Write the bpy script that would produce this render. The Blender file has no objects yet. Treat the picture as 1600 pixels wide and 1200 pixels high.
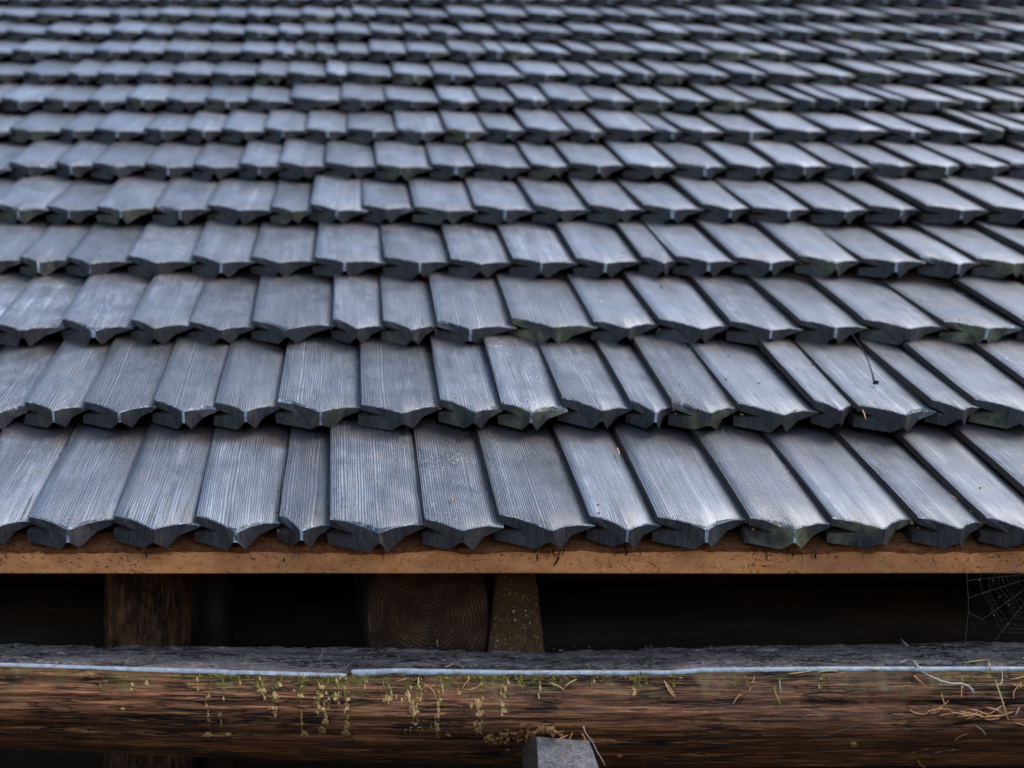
import bpy, math, random
from mathutils import Vector, Matrix, noise

random.seed(11)
R = math.radians
scene = bpy.context.scene
COL = scene.collection

# ------------------------------------------------------------------ camera
EAVE_Z = 1.60                       # height of the lowest shingle tips
FPX, CX, CY = 2000.0, 545.0, 600.0  # focal length and principal point, in pixels of a 1600 x 1200 frame
PITCH = R(5.0)
CAM = Vector((0.0, -1.511, EAVE_Z + 0.0595))
cd = bpy.data.cameras.new('camera')
cam = bpy.data.objects.new('camera', cd)
COL.objects.link(cam)
cam.location = CAM
cam.rotation_euler = (R(90) + PITCH, 0, 0)
cd.sensor_width = 36.0
cd.lens = 36.0 * FPX / 1600.0
cd.shift_x = (800.0 - CX) / 1600.0
cd.clip_start = 0.05
cd.clip_end = 2000.0
cd.dof.use_dof = True
cd.dof.focus_distance = 1.56
cd.dof.aperture_fstop = 3.9
scene.camera = cam
scene.cycles.use_denoising = True

# ------------------------------------------------------------------ sky and sun
SUN_EL, SUN_AZ = R(56), R(80)      # high on the right, through thin cloud, veiled by cloud
world = bpy.data.worlds.new('World')
scene.world = world
world.use_nodes = True
wn = world.node_tree
bg = wn.nodes['Background']
sky = wn.nodes.new('ShaderNodeTexSky')
sky.sky_type = 'NISHITA'
sky.sun_disc = False
sky.sun_elevation = SUN_EL
sky.sun_rotation = SUN_AZ
sky.dust_density = 1.6
sky.air_density = 1.1
wn.links.new(sky.outputs[0], bg.inputs[0])
bg.inputs[1].default_value = 0.15
sd = bpy.data.lights.new('sun', 'SUN')
sd.energy = 1.0
sd.angle = R(32)
sd.color = (1.0, 0.99, 0.98)
sun = bpy.data.objects.new('sun', sd)
COL.objects.link(sun)
sdir = Vector((math.sin(SUN_AZ) * math.cos(SUN_EL), math.cos(SUN_AZ) * math.cos(SUN_EL), math.sin(SUN_EL)))
sun.rotation_euler = sdir.to_track_quat('Z', 'Y').to_euler()
sun.location = sdir * 30
vs = scene.view_settings
vs.view_transform = 'Standard'
vs.look = 'None'
vs.gamma = 1.0
vs.exposure = 1.35
vs.use_curve_mapping = False

# ------------------------------------------------------------------ helpers
FW = Vector((0, math.cos(PITCH), math.sin(PITCH)))
UP = Vector((0, -math.sin(PITCH), math.cos(PITCH)))


def ray(px, py):
    return FW + Vector((1, 0, 0)) * ((px - CX) / FPX) + UP * ((CY - py) / FPX)


def at(px, py, Y):
    """The point at world depth Y seen in that direction."""
    d = ray(px, py)
    return CAM + d * ((Y - CAM.y) / d.y)


def empty(name, loc, label=None, cat=None, group=None, kind=None):
    o = bpy.data.objects.new(name, None)
    o.empty_display_size = 0.05
    COL.objects.link(o)
    o.location = loc
    tag(o, label, cat, group, kind)
    return o


def tag(o, label=None, cat=None, group=None, kind=None):
    if label: o['label'] = label
    if cat: o['category'] = cat
    if group: o['group'] = group
    if kind: o['kind'] = kind
    return o


def mesh_obj(name, verts, faces, mats, parent=None, fm=None, smooth=None, origin=None):
    me = bpy.data.meshes.new(name)
    if origin is not None:
        o3 = Vector(origin)
        verts = [Vector(v) - o3 for v in verts]
    me.from_pydata([tuple(v) for v in verts], [], faces)
    for m in mats:
        me.materials.append(m)
    if fm:
        me.polygons.foreach_set('material_index', fm)
    if smooth is True:
        me.polygons.foreach_set('use_smooth', [True] * len(faces))
    elif smooth:
        me.polygons.foreach_set('use_smooth', smooth)
    me.update()
    o = bpy.data.objects.new(name, me)
    COL.objects.link(o)
    if parent is not None:
        o.parent = parent
        if origin is not None:
            o.location = Vector(origin) - parent.matrix_world.translation if parent.type != 'EMPTY' or True else origin
            o.location = Vector(origin) - Vector(parent.location)
        else:
            o.location = -Vector(parent.location)
    elif origin is not None:
        o.location = origin
    return o


class MB:
    def __init__(s):
        s.v, s.f, s.m = [], [], []

    def add(s, v, f, m=0):
        b = len(s.v)
        s.v += [Vector(q) for q in v]
        s.f += [tuple(i + b for i in q) for q in f]
        s.m += [m] * len(f)

    def box(s, c, size, rot=None, m=0, jit=0.0):
        c = Vector(c)
        hx, hy, hz = [q / 2 for q in size]
        vs_ = []
        for x in (-hx, hx):
            for y in (-hy, hy):
                for z in (-hz, hz):
                    q = Vector((x, y, z))
                    if jit: q += Vector((random.uniform(-jit, jit), random.uniform(-jit, jit), random.uniform(-jit, jit)))
                    if rot: q = rot @ q
                    vs_.append(c + q)
        s.add(vs_, [(0, 1, 3, 2), (4, 6, 7, 5), (0, 4, 5, 1), (2, 3, 7, 6), (0, 2, 6, 4), (1, 5, 7, 3)], m)

    def tube(s, pts, rad, n=6, m=0):
        pts = [Vector(p) for p in pts]
        if not isinstance(rad, (list, tuple)): rad = [rad] * len(pts)
        vs_, fs = [], []
        for i, p in enumerate(pts):
            a = pts[max(i - 1, 0)]
            b = pts[min(i + 1, len(pts) - 1)]
            d = (b - a)
            d = d.normalized() if d.length > 1e-9 else Vector((1, 0, 0))
            u = d.cross(Vector((0.31, 0.83, 0.46))).normalized()
            w = d.cross(u)
            for k in range(n):
                t = 2 * math.pi * k / n
                vs_.append(p + (u * math.cos(t) + w * math.sin(t)) * rad[i])
        for i in range(len(pts) - 1):
            for k in range(n):
                fs.append((i * n + k, i * n + (k + 1) % n, (i + 1) * n + (k + 1) % n, (i + 1) * n + k))
        fs.append(tuple(range(n - 1, -1, -1)))
        fs.append(tuple((len(pts) - 1) * n + k for k in range(n)))
        s.add(vs_, fs, m)

    def build(s, name, mats, parent=None, smooth=None, origin=None):
        if not isinstance(mats, list): mats = [mats]
        return mesh_obj(name, s.v, s.f, mats, parent, s.m, smooth, origin)


# ------------------------------------------------------------------ materials
class NT:
    def __init__(s, name):
        s.mat = bpy.data.materials.new(name)
        s.mat.use_nodes = True
        s.t = s.mat.node_tree
        s.b = s.t.nodes['Principled BSDF']

    def n(s, typ, **kw):
        nd = s.t.nodes.new(typ)
        for k, v in kw.items():
            setattr(nd, k, v)
        return nd

    def put(s, sock, v):
        if isinstance(v, bpy.types.NodeSocket):
            s.t.links.new(v, sock)
        elif v is not None:
            if sock.type == 'RGBA' and len(v) == 3: v = (*v, 1)
            sock.default_value = v

    def math(s, op, a, b=None, c=None, clamp=False):
        nd = s.n('ShaderNodeMath', operation=op, use_clamp=clamp)
        s.put(nd.inputs[0], a)
        if b is not None: s.put(nd.inputs[1], b)
        if c is not None: s.put(nd.inputs[2], c)
        return nd.outputs[0]

    def mix(s, f, a, b, mode='MIX'):
        nd = s.n('ShaderNodeMix', data_type='RGBA', blend_type=mode)
        s.put(nd.inputs[0], f)
        s.put(nd.inputs[6], a)
        s.put(nd.inputs[7], b)
        return nd.outputs[2]

    def rng(s, v, a, b, c=0.0, d=1.0, smooth=False):
        nd = s.n('ShaderNodeMapRange', clamp=True)
        if smooth: nd.interpolation_type = 'SMOOTHSTEP'
        s.put(nd.inputs[0], v)
        for i, q in enumerate((a, b, c, d)):
            s.put(nd.inputs[i + 1], q)
        return nd.outputs[0]

    def coord(s, rnd=True):
        tc = s.n('ShaderNodeTexCoord').outputs['Object']
        if not rnd: return tc
        oi = s.n('ShaderNodeObjectInfo').outputs['Random']
        cb = s.n('ShaderNodeCombineXYZ')
        s.put(cb.inputs[0], s.math('MULTIPLY', oi, 53.0))
        s.put(cb.inputs[1], s.math('MULTIPLY', oi, 31.0))
        s.put(cb.inputs[2], s.math('MULTIPLY', oi, 17.0))
        va = s.n('ShaderNodeVectorMath', operation='ADD')
        s.put(va.inputs[0], tc)
        s.put(va.inputs[1], cb.outputs[0])
        return va.outputs[0]

    def sc(s, v, xyz):
        nd = s.n('ShaderNodeVectorMath', operation='MULTIPLY')
        s.put(nd.inputs[0], v)
        nd.inputs[1].default_value = xyz
        return nd.outputs[0]

    def noise(s, v, scale, detail=3.0, rough=0.55, dist=0.0):
        nd = s.n('ShaderNodeTexNoise')
        s.put(nd.inputs['Vector'], v)
        nd.inputs['Scale'].default_value = scale
        nd.inputs['Detail'].default_value = detail
        nd.inputs['Roughness'].default_value = rough
        nd.inputs['Distortion'].default_value = dist
        return nd.outputs[0]

    def voro(s, v, scale, feat='F1'):
        nd = s.n('ShaderNodeTexVoronoi', feature=feat)
        s.put(nd.inputs['Vector'], v)
        nd.inputs['Scale'].default_value = scale
        return nd.outputs['Distance']

    def wave(s, v, scale, dist=2.0, det=2.0, dscale=1.0):
        nd = s.n('ShaderNodeTexWave', wave_type='BANDS', bands_direction='X')
        s.put(nd.inputs['Vector'], v)
        nd.inputs['Scale'].default_value = scale
        nd.inputs['Distortion'].default_value = dist
        nd.inputs['Detail'].default_value = det
        nd.inputs['Detail Scale'].default_value = dscale
        return nd.outputs[1]

    def attr(s, name):
        return s.n('ShaderNodeAttribute', attribute_type='OBJECT', attribute_name=name).outputs['Fac']

    def xyz(s, v):
        nd = s.n('ShaderNodeSeparateXYZ')
        s.put(nd.inputs[0], v)
        return nd.outputs

    def bump(s, h, strength, dist, normal=None):
        nd = s.n('ShaderNodeBump')
        s.put(nd.inputs['Height'], h)
        nd.inputs['Strength'].default_value = strength
        nd.inputs['Distance'].default_value = dist
        if normal is not None: s.put(nd.inputs['Normal'], normal)
        return nd.outputs[0]

    def done(s, col, rough, normal=None, spec=None):
        s.put(s.b.inputs['Base Color'], col)
        s.put(s.b.inputs['Roughness'], rough)
        if normal is not None: s.put(s.b.inputs['Normal'], normal)
        if spec is not None: s.put(s.b.inputs['Specular IOR Level'], spec)
        return s.mat


def mat_shingle_top():
    s = NT('weathered_shingle')
    raw = s.coord(False)
    v = s.coord()
    oi = s.n('ShaderNodeObjectInfo').outputs['Random']
    corr, spots, brown, pale = s.attr('ridge'), s.attr('spots'), s.attr('brown'), s.attr('pale')
    wob = s.noise(s.sc(v, (1, .22, 1)), 12, 2)
    wv = s.n('ShaderNodeVectorMath', operation='ADD')
    cb = s.n('ShaderNodeCombineXYZ')
    s.put(cb.inputs[0], s.math('ADD', s.math('MULTIPLY', wob, 0.008), s.math('MULTIPLY', s.noise(s.sc(v, (1, .01, 0)), 45, 1), .014)))
    s.put(wv.inputs[0], v)
    s.put(wv.inputs[1], cb.outputs[0])
    g = wv.outputs[0]
    ridge = s.wave(s.sc(g, (1, .010, 0)), 104, 1.1, 2.0, 45.0)
    fine = s.noise(s.sc(g, (1, .022, 0)), 620, 4, .65)
    mid = s.noise(s.sc(g, (1, .03, 0)), 150, 3, .6)
    band = s.noise(s.sc(g, (1, .045, 0)), 42, 3, .6)
    blot = s.noise(v, 24, 6, .62)
    blot2 = s.noise(s.sc(v, (1, .45, 1)), 11, 4, .55)
    grit = s.noise(v, 900, 3, .7)
    col = s.mix(s.rng(band, .3, .7), (.022, .0265, .033), (.068, .078, .093))
    col = s.mix(s.rng(fine, .35, .72, 0, .75), col, (.115, .130, .152))
    # pale fibres on the ridges between the grooves, worn off in patches
    rp = s.math('MULTIPLY', s.math('POWER', ridge, 2.2), s.rng(blot, .38, .66))
    rp = s.math('MULTIPLY', rp, s.rng(fine, .38, .62))
    rp = s.math('MULTIPLY', rp, corr)
    col = s.mix(rp, col, (.36, .38, .41))
    # broad silvery streaks and blotches
    col = s.mix(s.math('MULTIPLY', s.rng(blot2, .47, .66), s.math('MULTIPLY', pale, s.rng(mid, .36, .60))), col, (.23, .246, .272))
    strk = s.noise(s.sc(g, (1, .028, 0)), 70, 2, .5)
    col = s.mix(s.math('MULTIPLY', s.rng(strk, .60, .70), s.math('MULTIPLY', pale, s.rng(blot, .40, .58))), col, (.34, .36, .395))
    col = s.mix(s.math('MULTIPLY', s.rng(s.noise(s.sc(v, (1, .3, 1)), 17, 4), .50, .36), .7), col, (.026, .029, .036))
    # dark groove lines
    gl = s.math('MULTIPLY', s.rng(ridge, .32, .04), corr)
    col = s.mix(s.math('MULTIPLY', gl, .85), col, (.018, .019, .023))
    col = s.mix(s.rng(mid, .36, .24, 0, .8), col, (.02, .021, .025))
    # brown wood showing through
    col = s.mix(s.math('MULTIPLY', s.rng(blot, .5, .72), s.math('MULTIPLY', brown, .8)), col, (.105, .085, .066))
    # red-brown sheltered band just under the next course, the overlap's shade painted in too
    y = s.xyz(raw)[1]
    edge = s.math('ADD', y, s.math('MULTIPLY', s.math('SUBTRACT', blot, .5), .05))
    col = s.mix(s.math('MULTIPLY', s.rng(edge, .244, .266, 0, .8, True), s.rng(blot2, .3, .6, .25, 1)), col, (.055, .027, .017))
    # lichen and dropping specks
    sp = s.math('MULTIPLY', s.rng(s.voro(v, 210), .30, .2), s.rng(s.noise(v, 26, 2), .56, .64))
    sp = s.math('MULTIPLY', sp, spots)
    col = s.mix(sp, col, (.62, .64, .66))
    sp2 = s.math('MULTIPLY', s.rng(s.voro(v, 330), .16, .1), s.rng(s.noise(v, 60, 2), .54, .64))
    col = s.mix(s.math('MULTIPLY', sp2, .9), col, (.5, .5, .48))
    dk = s.math('MULTIPLY', s.rng(s.voro(s.sc(v, (1, .6, 1)), 170), .13, .07), s.rng(s.noise(v, 38, 2), .58, .66))
    col = s.mix(dk, col, (.012, .01, .009))
    # a few dark knots
    kn = s.math('MULTIPLY', s.rng(s.voro(s.sc(v, (1, .5, .1)), 8.5), .085, .03), s.rng(s.noise(v, 180, 3), .3, .6, .4, 1))
    col = s.mix(s.math('MULTIPLY', kn, .75), col, (.022, .018, .017))
    # long drying cracks
    crk = s.math('MULTIPLY', s.rng(s.noise(s.sc(g, (1, .012, 0)), 260, 1), .285, .26), s.rng(s.noise(s.sc(v, (1, .3, 1)), 20, 2), .52, .6))
    col = s.mix(crk, col, (.008, .008, .009))
    hsv = s.n('ShaderNodeHueSaturation')
    s.put(hsv.inputs['Color'], col)
    hsv.inputs['Saturation'].default_value = .92
    s.put(hsv.inputs['Value'], s.rng(oi, 0, 1, .55, 1.4))
    rough = s.rng(s.math('ADD', s.math('MULTIPLY', blot, .6), s.math('MULTIPLY', fine, .4)), .3, .7, .28, .55)
    h = s.math('MULTIPLY', s.math('POWER', ridge, .7), s.math('MULTIPLY', corr, .9))
    h = s.math('ADD', h, s.math('MULTIPLY', fine, .7))
    h = s.math('ADD', h, s.math('MULTIPLY', mid, .9))
    h = s.math('ADD', h, s.math('MULTIPLY', grit, .25))
    h = s.math('ADD', h, s.math('MULTIPLY', sp, .8))
    h = s.math('SUBTRACT', h, s.math('MULTIPLY', crk, 1.5))
    nb = s.bump(h, 1.0, .0017)
    s.b.inputs['Coat Weight'].default_value = .30   # damp film
    s.b.inputs['Coat Roughness'].default_value = .30
    return s.done(hsv.outputs[0], rough, nb, 1.0)


def mat_shingle_end(name, base, light, pale=False, lo=.50, hi=.64, pcol=(.32, .355, .41)):
    s = NT(name)
    v = s.coord()
    moss = s.attr('moss')
    oi = s.n('ShaderNodeObjectInfo').outputs['Random']
    gr = s.noise(s.sc(v, (1, .5, .07)), 520, 4, .65)
    bl = s.noise(v, 55, 5, .6)
    bl2 = s.noise(v, 26, 3, .5)
    col = s.mix(s.rng(gr, .35, .7), base, light)
    col = s.mix(s.rng(bl, .52, .72, 0, .6), col, (.085, .060, .052))
    col = s.mix(s.math('MULTIPLY', s.rng(oi, .5, 1), s.rng(bl2, .5, .7, 0, .8)), col, (.028, .018, .02))
    col = s.mix(s.math('MULTIPLY', s.rng(bl2, .4, .6), moss), col, s.mix(s.rng(bl, .4, .6), (.05, .05, .026), (.16, .15, .085)))
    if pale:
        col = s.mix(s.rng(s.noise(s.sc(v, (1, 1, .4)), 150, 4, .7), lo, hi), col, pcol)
    saw = s.noise(s.sc(v, (.3, 1, 1)), 240, 2)
    h = s.math('ADD', gr, s.math('MULTIPLY', saw, .5))
    return s.done(col, s.rng(bl, .3, .7, .45, .7), s.bump(h, .6, .0008), .4)


def mat_fascia():
    s = NT('orange_fibre_board')
    v = s.coord(False)
    a = s.noise(s.sc(v, (1, 1, 1.5)), 60, 5, .6)
    fl = s.noise(s.sc(v, (1, 1, 2.2)), 120, 5, .75, 1.6)
    big = s.noise(s.sc(v, (1, 1, 2)), 9, 3)
    fib = s.noise(s.sc(v, (.4, 1, 2)), 420, 3, .6, 2.5)
    col = s.mix(s.rng(a, .3, .7), (.54, .178, .055), (.70, .285, .105))
    col = s.mix(s.rng(big, .42, .66, 0, .55), col, (.22, .085, .04))
    col = s.mix(s.rng(fl, .40, .34, 0, .85), col, (.08, .030, .014))
    col = s.mix(s.rng(fib, .63, .72, 0, .55), col, (.56, .33, .19))
    # board turns darker brown upward, with a ragged limit below the shingle tips
    z = s.xyz(v)[2]
    st = s.math('ADD', z, s.math('MULTIPLY', s.math('SUBTRACT', s.noise(s.sc(v, (1, 1, .4)), 34, 4), .5), .035))
    col = s.mix(s.rng(st, EAVE_Z - .027, EAVE_Z - .010, 0, .75, True), col, (.085, .03, .014))
    h = s.math('ADD', fl, s.math('MULTIPLY', fib, .6))
    return s.done(col, .8, s.bump(h, .5, .0012), .2)


def mat_wood(name, c1, c2, c3, sx=(.05, 1, 1), scale=60, rough=(.5, .85), bump=.7, dist=.002, spec=.35, flecks=0.0, fleckcol=(.4, .33, .2), algae=False, cracks=0.0):
    s = NT(name)
    v = s.coord()
    g = s.sc(v, sx)
    a = s.noise(g, scale, 5, .62, .4)
    b = s.noise(g, scale * 4.5, 4, .65)
    bl = s.noise(s.sc(v, (.4, 1, 1)), 12, 4)
    col = s.mix(s.rng(a, .32, .68), c1, c2)
    col = s.mix(s.rng(b, .49, .66, 0, .85), col, c3)
    col = s.mix(s.rng(b, .43, .33, 0, .85), col, tuple(q * .3 for q in c1))
    col = s.mix(s.rng(bl, .35, .7, .55, 0), col, tuple(q * .5 for q in c1))
    if flecks:
        fk = s.math('MULTIPLY', s.rng(s.voro(v, 260), .2, .12), s.rng(s.noise(v, 70, 3), .6 - .1 * flecks, .68 - .1 * flecks))
        col = s.mix(fk, col, fleckcol)
    if algae:
        raw = s.coord(False)
        z = s.xyz(raw)[2]
        cn = s.noise(s.sc(raw, (1, 1, .22)), 46, 4, .6)
        big = s.noise(s.sc(raw, (1, .1, .1)), 3.2, 2)
        lim = s.math('ADD', z, s.math('ADD', s.math('MULTIPLY', cn, .10), s.math('MULTIPLY', big, .05)))
        col = s.mix(s.math('MULTIPLY', s.rng(lim, .165, .195, 0, .8, True), s.rng(s.noise(raw, 160, 4), .34, .6, .2, 1)), col, s.mix(s.rng(cn, .45, .65), (.05, .038, .014), (.17, .13, .04)))
    h = s.math('ADD', a, s.math('MULTIPLY', b, .6))
    if cracks:
        for (st, sc_, w_) in ((.5, 34, .022), (1.0, 90, .03), (1.6, 210, .035)):
            sv = s.sc(v, (sx[0] * st, sx[1], sx[2]))
            ln = s.rng(s.math('ABSOLUTE', s.math('SUBTRACT', s.noise(sv, sc_, 2, .5, .6), .5)), w_, w_ * .3)
            ln = s.math('MULTIPLY', ln, s.rng(s.noise(s.sc(v, (.5, 1, 1)), 22, 3), .44, .56))
            ln = s.math('MULTIPLY', ln, cracks)
            col = s.mix(ln, col, tuple(q * .12 for q in c1))
            h = s.math('SUBTRACT', h, s.math('MULTIPLY', ln, .9))
    return s.done(col, s.rng(bl, .3, .7, *rough), s.bump(h, bump, dist), spec)


def mat_end_grain():
    s = NT('log_end_grain')
    v = s.coord(False)
    wob = s.noise(v, 14, 3)
    x, y, z = s.xyz(v)[:3]
    r = s.math('SQRT', s.math('ADD', s.math('POWER', x, 2.0), s.math('POWER', z, 2.0)))
    ph = s.math('ADD', s.math('MULTIPLY', r, 1300.0), s.math('MULTIPLY', s.noise(v, 8, 4), 60.0))
    ring = s.math('ADD', s.math('MULTIPLY', s.math('SINE', ph), .5), .5)
    bl = s.noise(v, 30, 5)
    col = s.mix(s.math('MULTIPLY', ring, s.rng(bl, .42, .66)), (.030, .012, .006), (.15, .068, .028))
    fk = s.math('MULTIPLY', s.rng(s.voro(v, 240), .16, .1), s.rng(s.noise(v, 60, 3), .58, .66))
    col = s.mix(fk, col, (.4, .3, .2))
    return s.done(col, .75, s.bump(s.math('ADD', ring, bl), .6, .0012), .25)


def mat_plain(name, c1, c2, scale=300, rough=.6, spec=.3, bump=.3):
    s = NT(name)
    v = s.coord()
    n = s.noise(v, scale, 4, .6)
    return s.done(s.mix(s.rng(n, .3, .7), c1, c2), rough, s.bump(n, bump, .0008), spec)


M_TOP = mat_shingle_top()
M_END = mat_shingle_end('shingle_butt', (.018, .0155, .0175), (.066, .060, .067))
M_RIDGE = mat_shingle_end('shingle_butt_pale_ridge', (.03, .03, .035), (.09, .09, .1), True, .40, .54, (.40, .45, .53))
M_EDGE = mat_shingle_end('shingle_worn_edge', (.05, .054, .064), (.12, .13, .15), True)
M_SIDE = mat_wood('shingle_edge', (.030, .022, .018), (.055, .040, .032), (.09, .06, .045), (1, .06, 1), 160, (.6, .85), .5, .001, .25)
M_FASCIA = mat_fascia()
M_BATTEN = mat_wood('rough_red_batten', (.12, .036, .012), (.22, .075, .026), (.36, .14, .055), (.3, 1, 1), 120, (.7, .9), .8, .003, .2)
M_DECK = mat_wood('roof_deck_wood', (.05, .032, .022), (.08, .05, .035), (.11, .07, .05), (.06, 1, 1), 40)
M_LOGTOP = mat_wood('grey_hewn_log_top', (.13, .088, .072), (.36, .27, .235), (.58, .49, .45), (.22, 1, 1), 150, (.55, .85), 1.0, .005, .3, .5, (.34, .31, .27), False, .9)
M_LOGFRONT = mat_wood('brown_wet_log_face', (.070, .020, .007), (.29, .098, .036), (.60, .265, .11), (.055, 1, 1), 80, (.45, .75), 1.0, .004, .25, .3, (.32, .24, .13), True, .9)
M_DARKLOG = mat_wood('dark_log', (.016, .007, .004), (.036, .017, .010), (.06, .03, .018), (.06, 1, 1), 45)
M_LOGEND = mat_end_grain()
M_POST = mat_wood('littered_post', (.06, .026, .010), (.15, .072, .028), (.30, .155, .065), (1, 1, 1), 120, (.6, .9), .9, .003, .3, .4, (.38, .26, .12))
M_GREYBLOCK = mat_wood('grey_sawn_bracket', (.07, .058, .053), (.17, .147, .137), (.31, .272, .255), (.5, 1, .25), 130, (.45, .7), .6, .0015, .4)
M_BLOCKSIDE = mat_wood('brown_bracket_side', (.06, .035, .024), (.11, .066, .045), (.15, .09, .06), (1, .12, 1), 120)
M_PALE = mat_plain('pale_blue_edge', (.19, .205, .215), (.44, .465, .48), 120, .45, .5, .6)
M_LICHEN = mat_plain('tan_lichen', (.20, .105, .036), (.60, .36, .145), 200, .7, .3, .5)
M_MOSS = mat_plain('yellow_green_moss', (.050, .042, .008), (.19, .155, .034), 140, .8, .15, .3)
M_NEEDLE = mat_plain('dry_needle', (.36, .14, .05), (.62, .29, .12), 500, .5, .4, .2)
M_NEEDLE2 = mat_plain('pale_dry_needle', (.44, .30, .09), (.66, .46, .17), 500, .5, .4, .2)
M_NEEDLE3 = mat_plain('grey_dry_needle', (.28, .19, .15), (.46, .34, .28), 500, .5, .4, .2)
M_TWIG = mat_plain('pale_twig_bark', (.30, .25, .21), (.48, .42, .37), 900, .7, .3, .6)
M_DARKTWIG = mat_plain('dark_twig_bark', (.016, .012, .01), (.05, .035, .025), 700, .6, .3, .5)
M_CRUMB = mat_plain('litter_crumb', (.05, .028, .014), (.28, .14, .06), 120, .8, .2, .3)
M_FIBRE = mat_plain('black_splinter', (.008, .006, .005), (.028, .016, .012), 400, .8, .2, .3)
M_CHIP = mat_plain('torn_orange_wood', (.14, .05, .016), (.36, .17, .06), 240, .7, .3, .6)
M_SILK = mat_plain('spider_silk', (.11, .11, .115), (.19, .19, .20), 100, .4, .5, 0)
M_GROUND = mat_plain('forest_floor', (.018, .015, .010), (.045, .038, .024), 6, .95, .1, .5)

# ------------------------------------------------------------------ ground
g = MB()
N = 24
for i in range(N + 1):
    for j in range(N + 1):
        x, y = (i / N - .5) * 1200, (j / N - .5) * 1200
        g.v.append(Vector((x, y, 0)))
for i in range(N):
    for j in range(N):
        a = i * (N + 1) + j
        g.f.append((a, a + N + 1, a + N + 2, a + 1))
        g.m.append(0)
tag(g.build('ground', M_GROUND), kind='structure')

# ------------------------------------------------------------------ the roof
TH, TAU, EXPO = R(32.0), R(6.4), 0.2738
SH = TH - TAU
SLOPE = Vector((0, math.cos(TH), math.sin(TH)))
NROW = 18
T = 0.034
EDGES = [
    [-0.468, -0.378, -0.276, -0.179, -0.082, -0.023, 0.090, 0.177, 0.285, 0.364, 0.472, 0.569, 0.672, 0.751, 0.834],
    [-0.531, -0.443, -0.363, -0.267, -0.182, -0.098, 0.017, 0.126, 0.209, 0.295, 0.386, 0.443, 0.532, 0.640, 0.696, 0.802, 0.864, 0.969],
    [-0.549, -0.447, -0.341, -0.247, -0.150, -0.024, 0.054, 0.137, 0.256, 0.383, 0.487, 0.596, 0.705, 0.807, 0.932, 1.054],
    [-0.678, -0.578, -0.495, -0.388, -0.274, -0.171, -0.060, 0.063, 0.178, 0.286, 0.398, 0.513, 0.574, 0.678, 0.790, 0.898, 1.006, 1.100, 1.216],
    [-0.690, -0.588, -0.486, -0.377, -0.273, -0.149, -0.075, 0.030, 0.128, 0.245, 0.360, 0.469, 0.574, 0.687, 0.785, 0.902, 1.011, 1.117, 1.246, 1.361],
    [-0.826, -0.725, -0.629, -0.546, -0.436, -0.331, -0.233, -0.147, -0.051, 0.061, 0.176, 0.272, 0.389, 0.475, 0.592, 0.702, 0.809, 0.915, 1.026, 1.115, 1.215, 1.316, 1.421, 1.536],
]
XL, XR = -2.3, 3.3


def pick_width():
    return random.choice((.06, .08, .095, .1, .105, .11, .115, .12, .13)) * random.uniform(.95, 1.06)


def row_edges(k):
    e = list(EDGES[k]) if k < len(EDGES) else [random.uniform(-.05, .05)]
    while e[0] > XL: e.insert(0, e[0] - pick_width())
    while e[-1] < XR: e.append(e[-1] + pick_width())
    return e


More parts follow.
